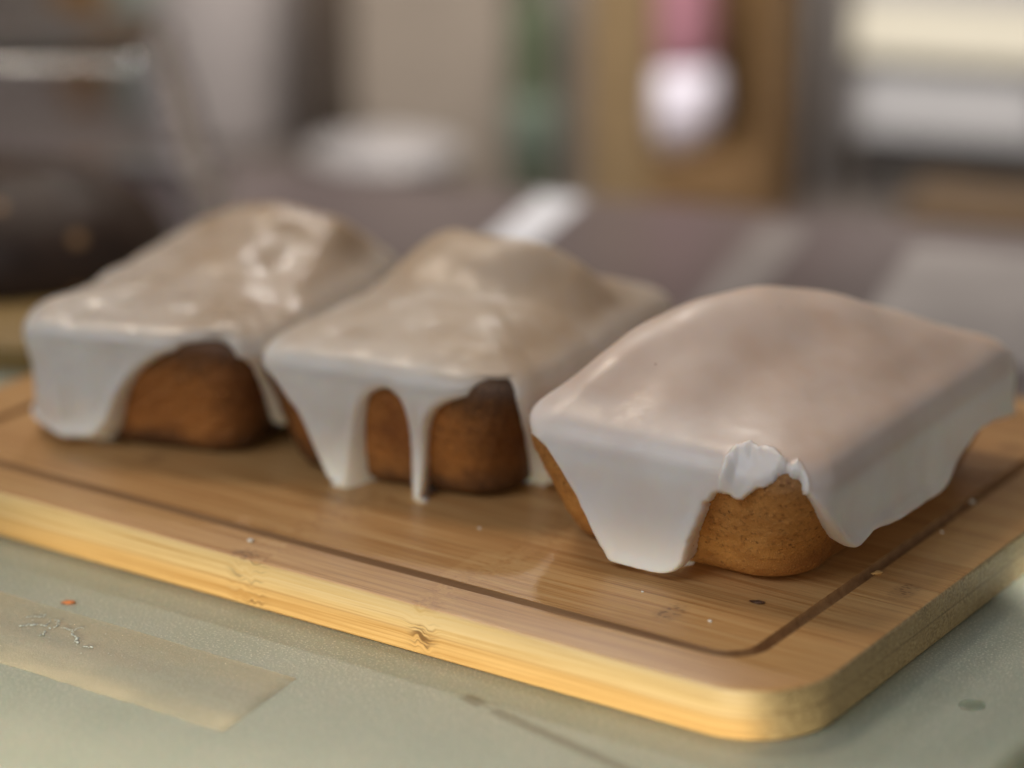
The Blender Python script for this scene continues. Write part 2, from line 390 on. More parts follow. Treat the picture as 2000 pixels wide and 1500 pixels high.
        X[idx] += nxx[idx] * rise * .6 ; Y[idx] += nyy[idx] * rise * .6; Z[idx] += (.55 + nz[idx] * .5) * rise
    Z = np.maximum(Z, -.0008)
    V = np.stack([X, Y, Z], -1).reshape(-1, 3)
    F = grid_faces(len(rows), NC, keep=(D > -.0014))
    # close the pole
    o = fast_mesh('icing', np.vstack([V, [[0, 0, Z[0].mean()]]]), np.vstack([F, [(NC * 0 + i, (i + 1) % NC, len(V), len(V)) for i in range(0)]]) if False else F, mat, parent, np.concatenate([cover.reshape(-1), [1]]))
    return o

# ================================================ materials
def mat_cake(name, mid, light, dark, burnt_shade, seed, burn_shade_amt=1.):
    m = M(name); c = m.obj(); cs = m.mapv(c, loc=(seed, seed * 2, 0))
    z = m.n('ShaderNodeSeparateXYZ', {0: c}).outputs[2]
    big = m.noise(cs, 40., 3, .6); med = m.noise(cs, 700., 4, .7); fine = m.noise(cs, 3000., 2, .6)
    col = m.ramp(big, [(.32, mid), (.68, light)])
    col = m.mix(m.mr(med, .50, .68, 0, .65), col, dark)
    pv = m.n('ShaderNodeTexVoronoi', {'Vector': m.n('ShaderNodeVectorMath', {0: cs, 1: m.n('ShaderNodeTexNoise', {'Vector': cs, 'Scale': 500.}).outputs['Color']}, operation='MULTIPLY_ADD').outputs[0] if False else cs, 'Scale': 480.})
    pores = m.math('ADD', pv.outputs['Distance'], m.math('MULTIPLY', m.math('SUBTRACT', fine, .5), .5))
    pm = m.math('MULTIPLY', m.mr(pores, .06, .24, 1., 0.), m.mr(m.noise(cs, 160., 2), .45, .6))
    col = m.mix(m.math('MULTIPLY', pm, .7), col, dark)
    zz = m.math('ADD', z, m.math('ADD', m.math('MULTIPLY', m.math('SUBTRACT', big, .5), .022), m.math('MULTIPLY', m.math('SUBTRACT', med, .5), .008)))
    xx = m.math('ADD', m.math('ABSOLUTE', m.n('ShaderNodeSeparateXYZ', {0: c}).outputs[0]), m.math('MULTIPLY', m.math('SUBTRACT', big, .5), .02))
    col = m.mix(m.mr(xx, .020, .038, 0, min(.8, .62 * (burn_shade_amt * 3 - 2.4)) if burn_shade_amt > 1 else .12), col, burnt_shade)
    col = m.mix(m.mr(zz, .001, .014, min(.95, .80 * burn_shade_amt), 0.), col, burnt_shade)  # base band: browned crust plus contact shade painted into its colour
    col = m.mix(m.mr(zz, .024, .035, 0., .60 * burn_shade_amt), col, burnt_shade)
    spk = m.noise(cs, 1900., 2, .5)
    col = m.mix(m.mr(spk, .60, .72, 0, .40), col, tuple(min(1, q * 1.5 + .05) for q in light))
    h = m.math('ADD', m.math('MULTIPLY', med, .45), m.math('ADD', m.math('MULTIPLY', fine, .35), m.math('MULTIPLY', pm, -.6)))
    m.set(Base_Color=col, Roughness=m.mr(fine, .3, .7, .38, .65), Specular_IOR_Level=.5, Normal=m.bump(h, .9, .0009), Subsurface_Weight=.15, Subsurface_Scale=.0015)
    m.b.inputs['Subsurface Radius'].default_value = (1, .5, .25)
    return m
def mat_icing(name, base, thin, rough, seed, thinw=.6):
    m = M(name); c = m.obj(); cs = m.mapv(c, loc=(seed, seed * 2, 0))
    at = m.n('ShaderNodeAttribute', attribute_name='cover').outputs['Fac']
    n1 = m.noise(cs, 38., 3, .55); n2 = m.noise(cs, 900., 3, .6); n3 = m.noise(cs, 4200., 1, .5); n4 = m.noise(cs, 120., 3, .5)
    f = m.math('MULTIPLY', m.mr(at, .0, .9, smooth=False), thinw); f = m.math('ADD', f, m.mr(n1, .35, .75, .04, .22), clamp=True)
    col = m.mix(f, base, thin)
    sp = m.n('ShaderNodeTexVoronoi', {'Vector': cs, 'Scale': 190.}).outputs['Distance']
    wn = m.n('ShaderNodeTexVoronoi', {'Vector': cs, 'Scale': 190.}).outputs['Color']
    hs = m.n('ShaderNodeSeparateColor', {0: wn}).outputs[0]
    fleck = m.math('MULTIPLY', m.mr(sp, .05, .075, 1, 0), m.math('GREATER_THAN', hs, .93))
    col = m.mix(m.math('MULTIPLY', fleck, .8), col, (.30, .13, .03))
    h = m.math('ADD', m.math('MULTIPLY', n2, .25), m.math('ADD', m.math('MULTIPLY', n3, .12), m.math('MULTIPLY', n4, 1.0)))
    m.set(Base_Color=col, Roughness=m.mr(n4, .35, .65, rough - .07, rough + .08), Specular_IOR_Level=.5, Normal=m.bump(h, .16, .0007), Subsurface_Weight=.75, Subsurface_Scale=.0026)
    m.b.inputs['Subsurface Radius'].default_value = (1, .72, .45)
    return m

def mat_bamboo():
    m = M('bamboo'); c = m.obj(); sep = m.n('ShaderNodeSeparateXYZ', {0: c}); x, y, z = sep.outputs
    nrm = m.n('ShaderNodeTexCoord').outputs['Normal']; sn = m.n('ShaderNodeSeparateXYZ', {0: nrm})
    ax = m.math('ABSOLUTE', sn.outputs[0]); ay = m.math('ABSOLUTE', sn.outputs[1])
    # knots (x, y/z, radius)
    def blob(px, py, rx, ry, src=None):
        dx = m.math('DIVIDE', m.math('SUBTRACT', x, px), rx); dy = m.math('DIVIDE', m.math('SUBTRACT', src if src else y, py), ry)
        d = m.math('SQRT', m.math('ADD', m.math('MULTIPLY', dx, dx), m.math('MULTIPLY', dy, dy)))
        return m.mr(d, .25, 1., 1., 0.)
    edgew = None
    for (px, rz_) in ((-.167, .009), (-.108, .007)):
        b = m.mr(m.math('ABSOLUTE', m.math('SUBTRACT', x, px)), 0, rz_, 1, 0)
        edgew = b if edgew is None else m.math('MAXIMUM', edgew, b)
    warp = m.math('MULTIPLY', edgew, m.math('MULTIPLY', m.math('SUBTRACT', m.noise(m.mapv(c, (1, .2, 1)), 160., 2), .42), .010))
    yw = m.math('ADD', y, m.math('MULTIPLY', m.math('SUBTRACT', m.noise(m.mapv(c, (.35, 1, 1)), 14., 1), .5), .004)); zw = m.math('ADD', z, warp)
    v = m.n('ShaderNodeCombineXYZ', {0: x, 1: yw, 2: zw}).outputs[0]
    f1 = m.noise(m.mapv(v, (9, 620, 620)), 1., 3, .6); f2 = m.noise(m.mapv(v, (26, 1700, 1700)), 1., 3, .6); f3 = m.noise(m.mapv(v, (3, 120, 260)), 1., 2)
    pore = m.noise(m.mapv(v, (60, 2400, 1800)), 1., 1, .5)
    # laminated strips
    st = m.math('FLOOR', m.math('DIVIDE', m.math('ADD', y, .0045), .0212)); ly = m.math('FLOOR', m.math('DIVIDE', m.math('ADD', z, .00620), .02))
    seg = m.math('FLOOR', m.math('DIVIDE', m.math('ADD', x, m.math('MULTIPLY', st, .117)), .5))
    rnd = m.n('ShaderNodeTexWhiteNoise', {'Vector': m.n('ShaderNodeCombineXYZ', {0: st, 1: seg, 2: ly}).outputs[0]}).outputs['Value']
    t = m.math('ADD', m.math('MULTIPLY', f1, .5), m.math('ADD', m.math('MULTIPLY', f2, .50), m.math('MULTIPLY', f3, .25)))
    t = m.math('ADD', t, m.math('MULTIPLY', m.math('SUBTRACT', rnd, .5), .10))
    col = m.ramp(t, [(.36, (.26, .115, .030)), (.50, (.43, .210, .070)), (.64, (.57, .32, .125)), (.80, (.62, .40, .175))])
    col = m.mix(m.mr(pore, .66, .76, 0, .45), col, (.20, .09, .03))
    # joint lines
    jf = m.math('ABSOLUTE', m.math('SUBTRACT', m.math('FRACT', m.math('DIVIDE', m.math('ADD', y, .0045), .0212)), .5))
    col = m.mix(m.math('MULTIPLY', m.mr(jf, .488, .499, 0, .4), m.math('GREATER_THAN', sn.outputs[2], .5)), col, (.2, .1, .035))
    k = None
    for a in ((-.170, -.0005, .0065, .0045), (-.052, .030, .0055, .0080), (-.0075, .077, .0045, .009), (-.24, .043, .005, .006), (-.030, .195, .006, .006)):
        b = blob(*a); k = b if k is None else m.math('MAXIMUM', k, b)
    kn = m.math('SUBTRACT', 1.0, m.n('ShaderNodeTexVoronoi', {'Vector': m.mapv(c, (520, 1150, 900)), 'Scale': 1.}).outputs['Distance']); topm = m.math('GREATER_THAN', sn.outputs[2], .5)
    col = m.mix(m.math('MULTIPLY', m.math('MULTIPLY', k, topm), m.mr(kn, .50, .78, .25, .9)), col, (.15, .065, .022))
    # front and back edge: pale top lamella over an orange one
    ez = m.mr(m.math('ADD', z, m.math('MULTIPLY', m.math('SUBTRACT', m.noise(m.mapv(c, (12, 1, 60)), 1., 2), .5), .004)), -.0085, -.0060)
    ft = m.math('ADD', m.math('MULTIPLY', m.noise(m.mapv(v, (14, 10, 1500)), 1., 3, .65), .6), m.math('MULTIPLY', m.noise(m.mapv(v, (5, 10, 420)), 1., 3, .6), .5))
    ecol = m.mix(ez, m.ramp(ft, [(.42, (.48, .27, .085)), (.62, (.66, .43, .18))]), m.ramp(ft, [(.40, (.50, .29, .10)), (.52, (.66, .47, .22)), (.66, (.70, .53, .29))]))
    ecol = m.mix(m.mr(m.math('ABSOLUTE', m.math('ADD', z, .0074)), .0001, .0004, .45, 0.), ecol, (.36, .18, .05))
    ecol = m.mix(m.mr(m.noise(m.mapv(v, (22, 20, 2600)), 1., 2, .6), .56, .70, 0, .40), ecol, (.40, .20, .06))
    line = m.math('MULTIPLY', edgew, m.mr(m.noise(m.mapv(v, (60, 30, 1100)), 1., 2, .5), .54, .64, 0, .85))
    ecol = m.mix(line, ecol, (.13, .06, .02))
    col = m.mix(m.mr(ay, .45, .75), col, ecol)
    # end grain
    en = m.noise(m.mapv(c, (500, 900, 900)), 1., 3, .65); ed = m.n('ShaderNodeTexVoronoi', {'Vector': m.mapv(c, (300, 1250, 1250)), 'Scale': 1.}).outputs['Distance']
    gcol = m.ramp(m.math('ADD', m.math('MULTIPLY', ed, .55), m.math('MULTIPLY', en, .6)), [(.35, (.15, .10, .045)), (.55, (.30, .22, .11)), (.8, (.46, .36, .20))])
    gcol = m.mix(m.mr(m.noise(m.mapv(c, (20, 120, 200)), 1., 2), .35, .65), gcol, m.mix(.5, gcol, (.34, .25, .13)))
    gcol = m.mix(m.mr(m.math('ABSOLUTE', m.math('ADD', z, .0064)), .0001, .00035, .6, 0.), gcol, (.10, .06, .025))
    col = m.mix(m.mr(ax, .35, .8), col, gcol)
    h = m.math('ADD', m.math('MULTIPLY', f2, .5), m.math('ADD', m.math('MULTIPLY', f1, .5), m.math('MULTIPLY', m.math('MULTIPLY', en, m.mr(ax, .35, .8)), 2.5)))
    m.set(Base_Color=col, Roughness=m.mr(f1, .3, .7, .29, .44), Specular_IOR_Level=.42, Normal=m.bump(h, .5, .0004))
    return m
def mat_simple(name, col, rough=.5, var=.12, scale=30., bump=.0, metal=0., **kw):
    m = M(name); c = m.obj(); n = m.noise(c, scale, 4, .6)
    d = tuple(v * (1 - var * 2) for v in col); l = tuple(min(1, v * (1 + var)) for v in col)
    m.set(Base_Color=m.ramp(n, [(.3, d), (.7, l)]), Roughness=rough, Metallic=metal)
    if bump: m.set(Normal=m.bump(m.noise(c, scale * 12, 3), .4, bump))
    for k, v in kw.items(): m.put(m.b.inputs[k.replace('_', ' ')], v)
    return m
def mat_wood(name, dark, light, rough=.45, sc=1.):
    m = M(name); c = m.obj(); n = m.noise(m.mapv(c, (14 * sc, 300 * sc, 300 * sc)), 1., 4, .6)
    m.set(Base_Color=m.ramp(n, [(.3, dark), (.7, light)]), Roughness=rough, Normal=m.bump(n, .3, .0004)); return m
def mat_frost():
    m = M('frosted_glass'); c = m.obj(); sep = m.n('ShaderNodeSeparateXYZ', {0: c}); x, y, z = sep.outputs
    g1 = m.noise(c, 1500., 2, .6); g2 = m.noise(c, 26., 4, .6); g3 = m.noise(m.mapv(c, (30, 220, 100), rot=(0, 0, .35)), 1., 3, .6)
    col = m.ramp(g2, [(.35, (.31, .345, .275)), (.65, (.37, .385, .31))])
    col = m.mix(m.mr(g1, .55, .66, 0, .75), col, (.74, .73, .60))
    # a thin dried smear and a faint patch left by wiping
    def seg(ax_, ay_, bx_, by_, w0, w1):
        L = math.hypot(bx_ - ax_, by_ - ay_); ux, uy = (bx_ - ax_) / L, (by_ - ay_) / L
        px = m.math('SUBTRACT', x, ax_); py = m.math('SUBTRACT', y, ay_)
        al = m.math('ADD', m.math('MULTIPLY', px, ux), m.math('MULTIPLY', py, uy)); ac = m.math('ADD', m.math('MULTIPLY', px, -uy), m.math('MULTIPLY', py, ux))
        ac = m.math('ADD', m.math('ABSOLUTE', ac), m.math('MULTIPLY', m.math('SUBTRACT', m.noise(c, 350., 2), .5), .0015))
        ins = m.math('MULTIPLY', m.mr(al, -.001, .001), m.mr(al, L - .001, L + .001, 1, 0))
        return m.math('MULTIPLY', ins, m.mr(ac, w0, w1, 1, 0))
    s = m.math('MAXIMUM', seg(-.0845, -.0198, -.0775, -.0212, .0013, .0026), m.math('MULTIPLY', seg(-.0735, -.0222, -.012, -.0340, .0010, .0028), .9))
    s = m.math('MAXIMUM', s, m.math('MULTIPLY', seg(-.0785, -.0212, -.0720, -.0222, .0002, .0009), .6))
    col = m.mix(m.math('MULTIPLY', s, .70), col, (.13, .12, .075))
    scr = m.noise(m.mapv(c, (25, 1400, 100), rot=(0, 0, -.5)), 1., 1, .4)
    col = m.mix(m.mr(scr, .72, .80, 0, .25), col, (.6, .62, .55))
    m.set(Base_Color=col, Roughness=m.mr(g2, .3, .7, .30, .42), Specular_IOR_Level=.5, Normal=m.bump(m.math('ADD', g1, m.math('MULTIPLY', g3, .4)), .55, .00035), Subsurface_Weight=.25, Subsurface_Scale=.004)
    return m

BAM = mat_bamboo()
GROOVE = mat_wood('scorched_bamboo', (.29, .140, .048), (.45, .25, .10), .6)
FROST = mat_frost()

# ================================================ the setting
tag(mesh_obj('glass_tabletop', *rbox(-.75, .046, -.6, .262, -.024, -.014, .012, .0035), FROST), kind='structure')
COUNTER = mat_simple('mauve_counter', (.100, .078, .080), .34, .12, 6., .0002)
BO = Vector((-.4952, .3719, 0)); BA = R(17.3)
def B(u, w, z=0): return (BO.x + math.cos(BA) * u - math.sin(BA) * w, BO.y + math.sin(BA) * u + math.cos(BA) * w, z)
def bslab(name, u0, u1, w0, w1, z0, z1, mat, parent=None, r=.003, e=.001, kind=None):
    o = mesh_obj(name, *rbox(u0, u1, w0, w1, z0, z1, r, e), mat, parent)
    if parent is None: o.location = (BO.x, BO.y, 0); o.rotation_euler = (0, 0, BA)
    if kind: o['kind'] = kind
    return o
bslab('counter', -1.0, 1.3, -1.6, .022, -.060, -.0245, COUNTER, kind='structure')
bslab('back_shelf', -1.4, 1.6, .03, .80, -.15, -.125, mat_simple('shelf_grey', (.13, .11, .10), .4, .1, 8.), kind='structure')
bslab('back_wall', -1.4, 1.6, .80, .84, -.15, 1.2, mat_simple('wall_grey', (.30, .265, .235), .7, .15, 3.), kind='structure')

# ================================================ the bamboo board
board = tag(empty('serving_board', (0, 0, -.014), R(1.2)), 'bamboo serving board with a routed groove, three iced loaf cakes on it', 'serving board')
x0, x1, y0, y1 = -.3265, .0015, -.0035, .2400; Zt = .014
def bl(ix, iy, r, z): return rrect(x0 + ix, x1 - ix, y0 + iy, y1 - iy, r, z, 20)
e = .0012; Lp = []
for k in range(5):
    a = k / 4 * math.pi / 2; d = e * (1 - math.sin(a)); Lp.append(bl(d, d, .024 - d, e * (1 - math.cos(a))))
for k in range(5):
    a = k / 4 * math.pi / 2; d = e * (1 - math.cos(a)); Lp.append(bl(d, d, .024 - d, Zt - e * (1 - math.sin(a))))
gx, gy, gw = .0208, .0160, .0037
Lp.append(bl(gx - .0002, gy - .0002, .0122, Zt))
V, F = loft(Lp, True, False)
Li = [bl(gx + gw + .0002, gy + gw + .0002, .0088, Zt)]
n0 = len(V); Vi, Fi = loft(Li + [bl(gx + gw + .02, gy + gw + .02, .005, Zt)], False, True); F += [tuple(i + n0 for i in f) for f in Fi]; V += Vi
F = [f for f in F]
pn = mesh_obj('panel', [(a, b, c - 0) for a, b, c in V], F, BAM, board)
# object coordinates of the material want z = 0 on top
pn.data.transform(Matrix.Translation((0, 0, -.014))); pn.location = (0, 0, .014)
Lg = []
for k in range(9):
    t = k / 8; Lg.append(bl(gx - .0002 + t * (gw + .0004), gy - .0002 + t * (gw + .0004), .0122 - t * .0034, Zt - .0026 * math.sin(math.pi * t) ** .6))
gr = mesh_obj('groove', *loft(Lg, False, False), GROOVE, board)

# ================================================ cakes
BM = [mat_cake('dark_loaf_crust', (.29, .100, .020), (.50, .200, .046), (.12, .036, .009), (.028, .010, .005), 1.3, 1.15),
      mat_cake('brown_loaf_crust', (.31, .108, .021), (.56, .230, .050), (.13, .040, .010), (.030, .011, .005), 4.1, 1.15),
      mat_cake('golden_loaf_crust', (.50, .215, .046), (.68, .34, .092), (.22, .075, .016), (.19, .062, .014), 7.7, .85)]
IM = [mat_icing('glossy_icing', (.85, .84, .81), (.50, .36, .24), .33, 2., .85),
      mat_icing('satin_icing', (.85, .84, .81), (.51, .375, .255), .43, 5., .85),
      mat_icing('matt_icing', (.88, .86, .84), (.68, .49, .37), .40, 8., .75)]
LAB = ['dark brown loaf cake, leftmost on the board, under lumpy glossy icing',
       'middle brown loaf cake on the board with two long icing drips down its front',
       'golden loaf cake at the right end of the board, icing chipped at its front rim']
for k, K in enumerate(CAKES):
    t = tag(empty('loaf_cake', (K['cx'], K['cy'], 0.0002), K['rot']), LAB[k], 'cake', 'iced loaf cakes on the bamboo board')
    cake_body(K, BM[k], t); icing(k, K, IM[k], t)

# ================================================ small things on board and table
def crumb(name, loc, r, mat, label, cat='crumb', group=None, sq=(1, .7, .5), seed=0, rz=0.):
    rg = random.Random(seed); V, F = lathe([(r * math.sin(math.pi * i / 7) + 1e-5, -r * math.cos(math.pi * i / 7)) for i in range(8)], 12)
    V = [tuple(c * s * (1 + rg.uniform(-.40, .40)) for c, s in zip(v, sq)) for v in V]
    o = mesh_obj(name, V, F, mat); o.location = (loc[0], loc[1], loc[2] + r * sq[2] * .8); o.rotation_euler = (0, 0, rz)
    return tag(o, label, cat, group)
WHITE = mat_simple('icing_crumb', (.75, .72, .68), .5, .1, 300.)
ORG = mat_simple('orange_crumb', (.48, .15, .035), .5, .2, 600.)
DARKC = mat_simple('dark_crumb', (.07, .03, .015), .6, .2, 600.)
crumb('icing_crumb', (-.1745, .0035, 0), .0010, WHITE, 'white icing crumb on the front rim of the board, by the dark knot', seed=1)
crumb('icing_crumb', (-.041, .0295, 0), .0006, WHITE, 'white icing speck inside the groove corner of the board', seed=2)
crumb('icing_crumb', (-.0235, .146, 0), .0008, WHITE, 'white icing crumb on the right groove of the board', seed=3)
for k_, (cx_, cy_, r_) in list(enumerate(((-.128, .048, .0005), (-.098, .040, .0004), (-.150, .060, .0006), (-.066, .036, .0004), (-.020, .120, .0005), (-.212, .030, .0006))))[0:6:3] + [(4, (-.020, .120, .0005))]:
    crumb('icing_crumb', (cx_, cy_, 0), r_, WHITE, ['tiny white icing speck in front of the thin drip of the middle cake', 'tiny white speck between the middle cake and the front groove, toward the golden cake', 'tiny white icing speck in front of the wide drip of the middle cake',
        'tiny white icing speck in front of the wide flap of the golden cake', 'tiny white icing speck in the shadow right of the golden cake', 'tiny white icing speck near the front groove before the leftmost cake'][k_], group='tiny icing specks scattered over the board', seed=20 + k_)
crumb('crumb', (-.0371, .0473, 0), .0013, DARKC, 'flat dark crumb on the board before the golden loaf cake', sq=(1.4, .6, .3), seed=4, rz=.3)
crumb('crumb', (-.2092, -.0335, -.014), .0014, ORG, 'orange crumb on the frosted glass behind the tape', sq=(1.35, .75, .28), seed=5, rz=.6)
crumb('wood_splinter', (-.0205, .083, 0), .0007, mat_simple('splinter', (.5, .3, .12), .6), 'pale wood splinter on the right groove of the board', 'splinter', sq=(2.4, .7, .7), seed=6, rz=1.0)
# clear tape on the glass
m = M('clear_tape'); c = m.obj(); n = m.noise(m.mapv(c, (1, 3, 1)), 30., 3)
m.set(Base_Color=m.ramp(n, [(.35, (.52, .46, .34)), (.7, (.60, .52, .38))]), Roughness=.42, Alpha=m.mr(n, .3, .7, .14, .30), Normal=m.bump(n, .15, .0004))
V = []; F = []
NX = 40; crn = [(-.30, -.0405), (-.1262, -.0362), (-.1212, -.0712), (-.29, -.0760)]
rg = random.Random(3)
for i in range(NX + 1):
    t = i / NX
    for (a, b, w) in ((crn[0], crn[1], 0), (crn[3], crn[2], 1)):
        ed = rg.uniform(-.0002, .0002)
        V.append((a[0] + (b[0] - a[0]) * t, a[1] + (b[1] - a[1]) * t + ed, -.0138 + .00004 * math.sin(t * 23 + w)))
for i in range(NX): F.append((2 * i, 2 * i + 1, 2 * i + 3, 2 * i + 2))
tp = mesh_obj('tape', V, F, m); tag(tp, 'strip of yellowed clear tape stuck on the frosted glass in front of the board', 'tape')
sm = tp.modifiers.new('solid', 'SOLIDIFY'); sm.thickness = .0001
# dried residue on the tape
V = []; F = []
rg = random.Random(11)
def fleck(x, y, r, an, st):
    n0 = len(V); n = 8
    for rad, zz in ((1., 0.), (.75, .35 * r), (.2, .5 * r)):
        for i in range(n):
            a = 6.283 * i / n; q = r * rad * rg.uniform(.75, 1.2); dx = q * math.cos(a) * st; dy = q * math.sin(a)
            V.append((x + dx * math.cos(an) - dy * math.sin(an), y + dx * math.sin(an) + dy * math.cos(an), -.0137 + zz))
    for k in range(2):
        for i in range(n):
            j = (i + 1) % n; F.append((n0 + k * n + i, n0 + k * n + j, n0 + k * n + n + j, n0 + k * n + n + i))
    F.append(tuple(n0 + 2 * n + i for i in range(n)))
def trail(x, y, an, L, r):
    s = 0
    while s < L:
        fleck(x + s * math.cos(an) + rg.uniform(-1, 1) * .0003, y + s * math.sin(an) + rg.uniform(-1, 1) * .0003, r * rg.uniform(.5, 1.2), an + rg.uniform(-.5, .5), rg.uniform(1., 2.)); s += r * rg.uniform(1.2, 2.2); an += rg.uniform(-.25, .25)
for a in ((-.2085, -.0530, .95, .009, .00035), (-.2035, -.0445, -.7, .006, .0003), (-.1985, -.0475, .45, .006, .00025), (-.2005, -.0515, -.9, .003, .00035), (-.1945, -.0475, -.75, .0075, .00045), (-.2115, -.0480, .9, .006, .0003), (-.1850, -.0530, .2, .002, .0004)): trail(*a)
for i in range(46): fleck(rg.uniform(-.215, -.165), rg.uniform(-.058, -.042), rg.uniform(.00008, .0002), rg.uniform(0, 3), 1.3)
tag(mesh_obj('residue', V, F, mat_simple('dried_residue', (.40, .44, .42), .5, .2, 900.)), 'dried grey flaky residue on the clear tape', 'residue', kind='stuff')
# small clear drop on the glass near its right edge
m = M('clear_drop'); m.set(Base_Color=(.9, .95, .9), Roughness=.35, Transmission_Weight=1., IOR=1.12)
V, F = lathe([(.0034 * math.cos(a) + 1e-5, .0006 * math.sin(a)) for a in [i / 8 * math.pi / 2 for i in range(9)]], 28)
o = mesh_obj('water_drop', V, F, m); o.location = (.0248, .0500, -.0139); tag(o, 'clear drop on the frosted glass near its right edge', 'drop')

# ================================================ behind: dark cake, cover, board
o = mesh_obj('wooden_board', *rbox(-.16, .078, -.07, .07, 0, .010, .02, .001), mat_wood('golden_board', (.24, .15, .045), (.36, .23, .08))); o.location = (-.44, .15, -.014); o.rotation_euler = (0, 0, R(17))
tag(o, 'golden wooden board behind the left end of the bamboo board', 'serving board')
m = M('chocolate_glaze'); c = m.obj(); n = m.noise(c, 60., 3)
m.set(Base_Color=m.mix(m.mr(m.n('ShaderNodeTexVoronoi', {'Vector': c, 'Scale': 42.}).outputs['Distance'], .10, .20, .8, 0.), m.ramp(n, [(.3, (.030, .016, .010)), (.7, (.055, .032, .022))]), (.42, .24, .11)), Roughness=.5, Specular_IOR_Level=.3, Normal=m.bump(n, .4, .002))
prof = []
for i in range(25):
    t = i / 24; a = t * math.pi / 2; prof.append((.074 * (math.cos(a) ** .80) + 1e-4, .037 * (math.sin(a) ** .95) ))
V, F = lathe([(.070, -.0005)] + prof, 64, sy=.8)
V = [(a, b, c_ + .0012 * math.sin(a * 120 + 1) * math.sin(b * 140)) if c_ > .01 else (a, b, c_) for a, b, c_ in V]
o = mesh_obj('chocolate_cake', V, F, m); o.location = (-.4475, .170, -.0035); o.rotation_euler = (0, 0, R(35))
tag(o, 'dark glossy domed chocolate cake on the golden wooden board, at the left edge', 'cake')
# clear acrylic cover
ac = M('clear_acrylic'); ac.set(Base_Color=(.93, .93, .95), Roughness=.03, Transmission_Weight=1., IOR=1.42)
cov = tag(empty('cake_cover', (-.455, .305, -.0243), R(38)), 'clear plastic box cover with bright corner highlights, behind the chocolate cake', 'cake cover')
def shell_loops(hx, hy, h, tap, r, th):
    O = []; I = []
    for k in range(9):
        t = k / 8; O.append((t * h * .82, tap * t * .82))
    for k in range(1, 9):
        a = k / 8 * math.pi / 2; O.append((h * .82 + h * .18 * math.sin(a), tap * .82 + h * .18 * (1 - math.cos(a))))
    out = [rrect(-hx + d, hx - d, -hy + d, hy - d, max(r - d * .2, .004), z, 10) for z, d in O]
    inn = [rrect(-hx + d + th, hx - d - th, -hy + d + th, hy - d - th, max(r - th - d * .2, .003), min(z, h - th), 10) for z, d in O]
    return out, inn
co, ci = shell_loops(.105, .070, .078, .018, .018, .0012)
V1, F1 = loft(co, False, True); V2, F2 = loft(ci, False, True); n0 = len(V1); nl = len(co[0])
F = list(F1) + [tuple(i + n0 for i in f[::-1]) for f in F2] + [((i + 1) % nl, i, n0 + i, n0 + (i + 1) % nl) for i in range(nl)]
mesh_obj('shell', V1 + V2, F, ac, cov)
fo = [rrect(-.108, .108, -.073, .073, .020, 0, 10), rrect(-.110, .110, -.075, .075, .021, .0015, 10), rrect(-.108, .108, -.073, .073, .020, .003, 10)]
fi = [rrect(-.1035, .1035, -.0685, .0685, .017, z, 10) for z in (.003, .0, )]
V, F = loft(fo + fi + [fo[0]], False, False); mesh_obj('rim', V, F, ac, cov)
cov.location = (-.548, .262, -.0243)

# ================================================ things on the counter
PAPER = mat_simple('white_paper', (.52, .53, .57), .45, .05, 30.)
PAPER2 = mat_simple('grey_paper', (.175, .155, .150), .45, .08, 30.)
PAPER3 = mat_simple('pale_paper', (.25, .23, .225), .45, .08, 30.)
for (u0, u1, w0, w1, mt, lb, sh) in ((.138, .159, -.075, .014, PAPER, 'narrow white paper strip on the grey counter behind the middle cake', 0),
                             (.240, .262, -.13, .000, PAPER2, 'narrow dull grey paper strip on the counter behind the golden cake', 0),
                             (.306, .45, -.16, -.012, PAPER3, 'wide pale paper sheet on the counter at the right edge', 0)):
    o = bslab('paper_strip', u0, u1, w0, w1, -.0244, -.0236, mt, r=.002, e=.0003); tag(o, lb, 'paper', 'paper strips on the counter')

# ================================================ things on the back shelf
ZS = -.1248
def bobj(name, V, F, mat, u, w, z=ZS, label=None, cat=None, parent=None, rz=0., group=None):
    o = mesh_obj(name, V, F, mat, parent)
    if parent is None: o.location = B(u, w, z); o.rotation_euler = (0, 0, BA + rz); tag(o, label, cat, group)
    return o
# green bottle
t = tag(empty('bottle', B(.028, .36, ZS), BA), 'slim green bottle with a dark top, between the beige box and the wooden crate', 'bottle')
GG = M('green_glass'); GG.set(Base_Color=(.085, .105, .065), Roughness=.2, Specular_IOR_Level=.5, Coat_Weight=.4)
mesh_obj('glass', *lathe([(.001, 0), (.0135, .0005), (.0145, .003), (.0145, .100), (.013, .108), (.0065, .120), (.006, .150), (.0065, .152)], 40), GG, t)
mesh_obj('cap', *lathe([(.0072, .1521), (.0076, .153), (.0076, .185), (.006, .187), (.001, .1871)], 32), mat_simple('dark_cap', (.05, .045, .03), .4), t)
mesh_obj('label_band', *lathe([(.01462, .02), (.0148, .0202), (.0148, .060), (.01462, .0602)], 40), mat_simple('bottle_label', (.12, .155, .12), .5), t)
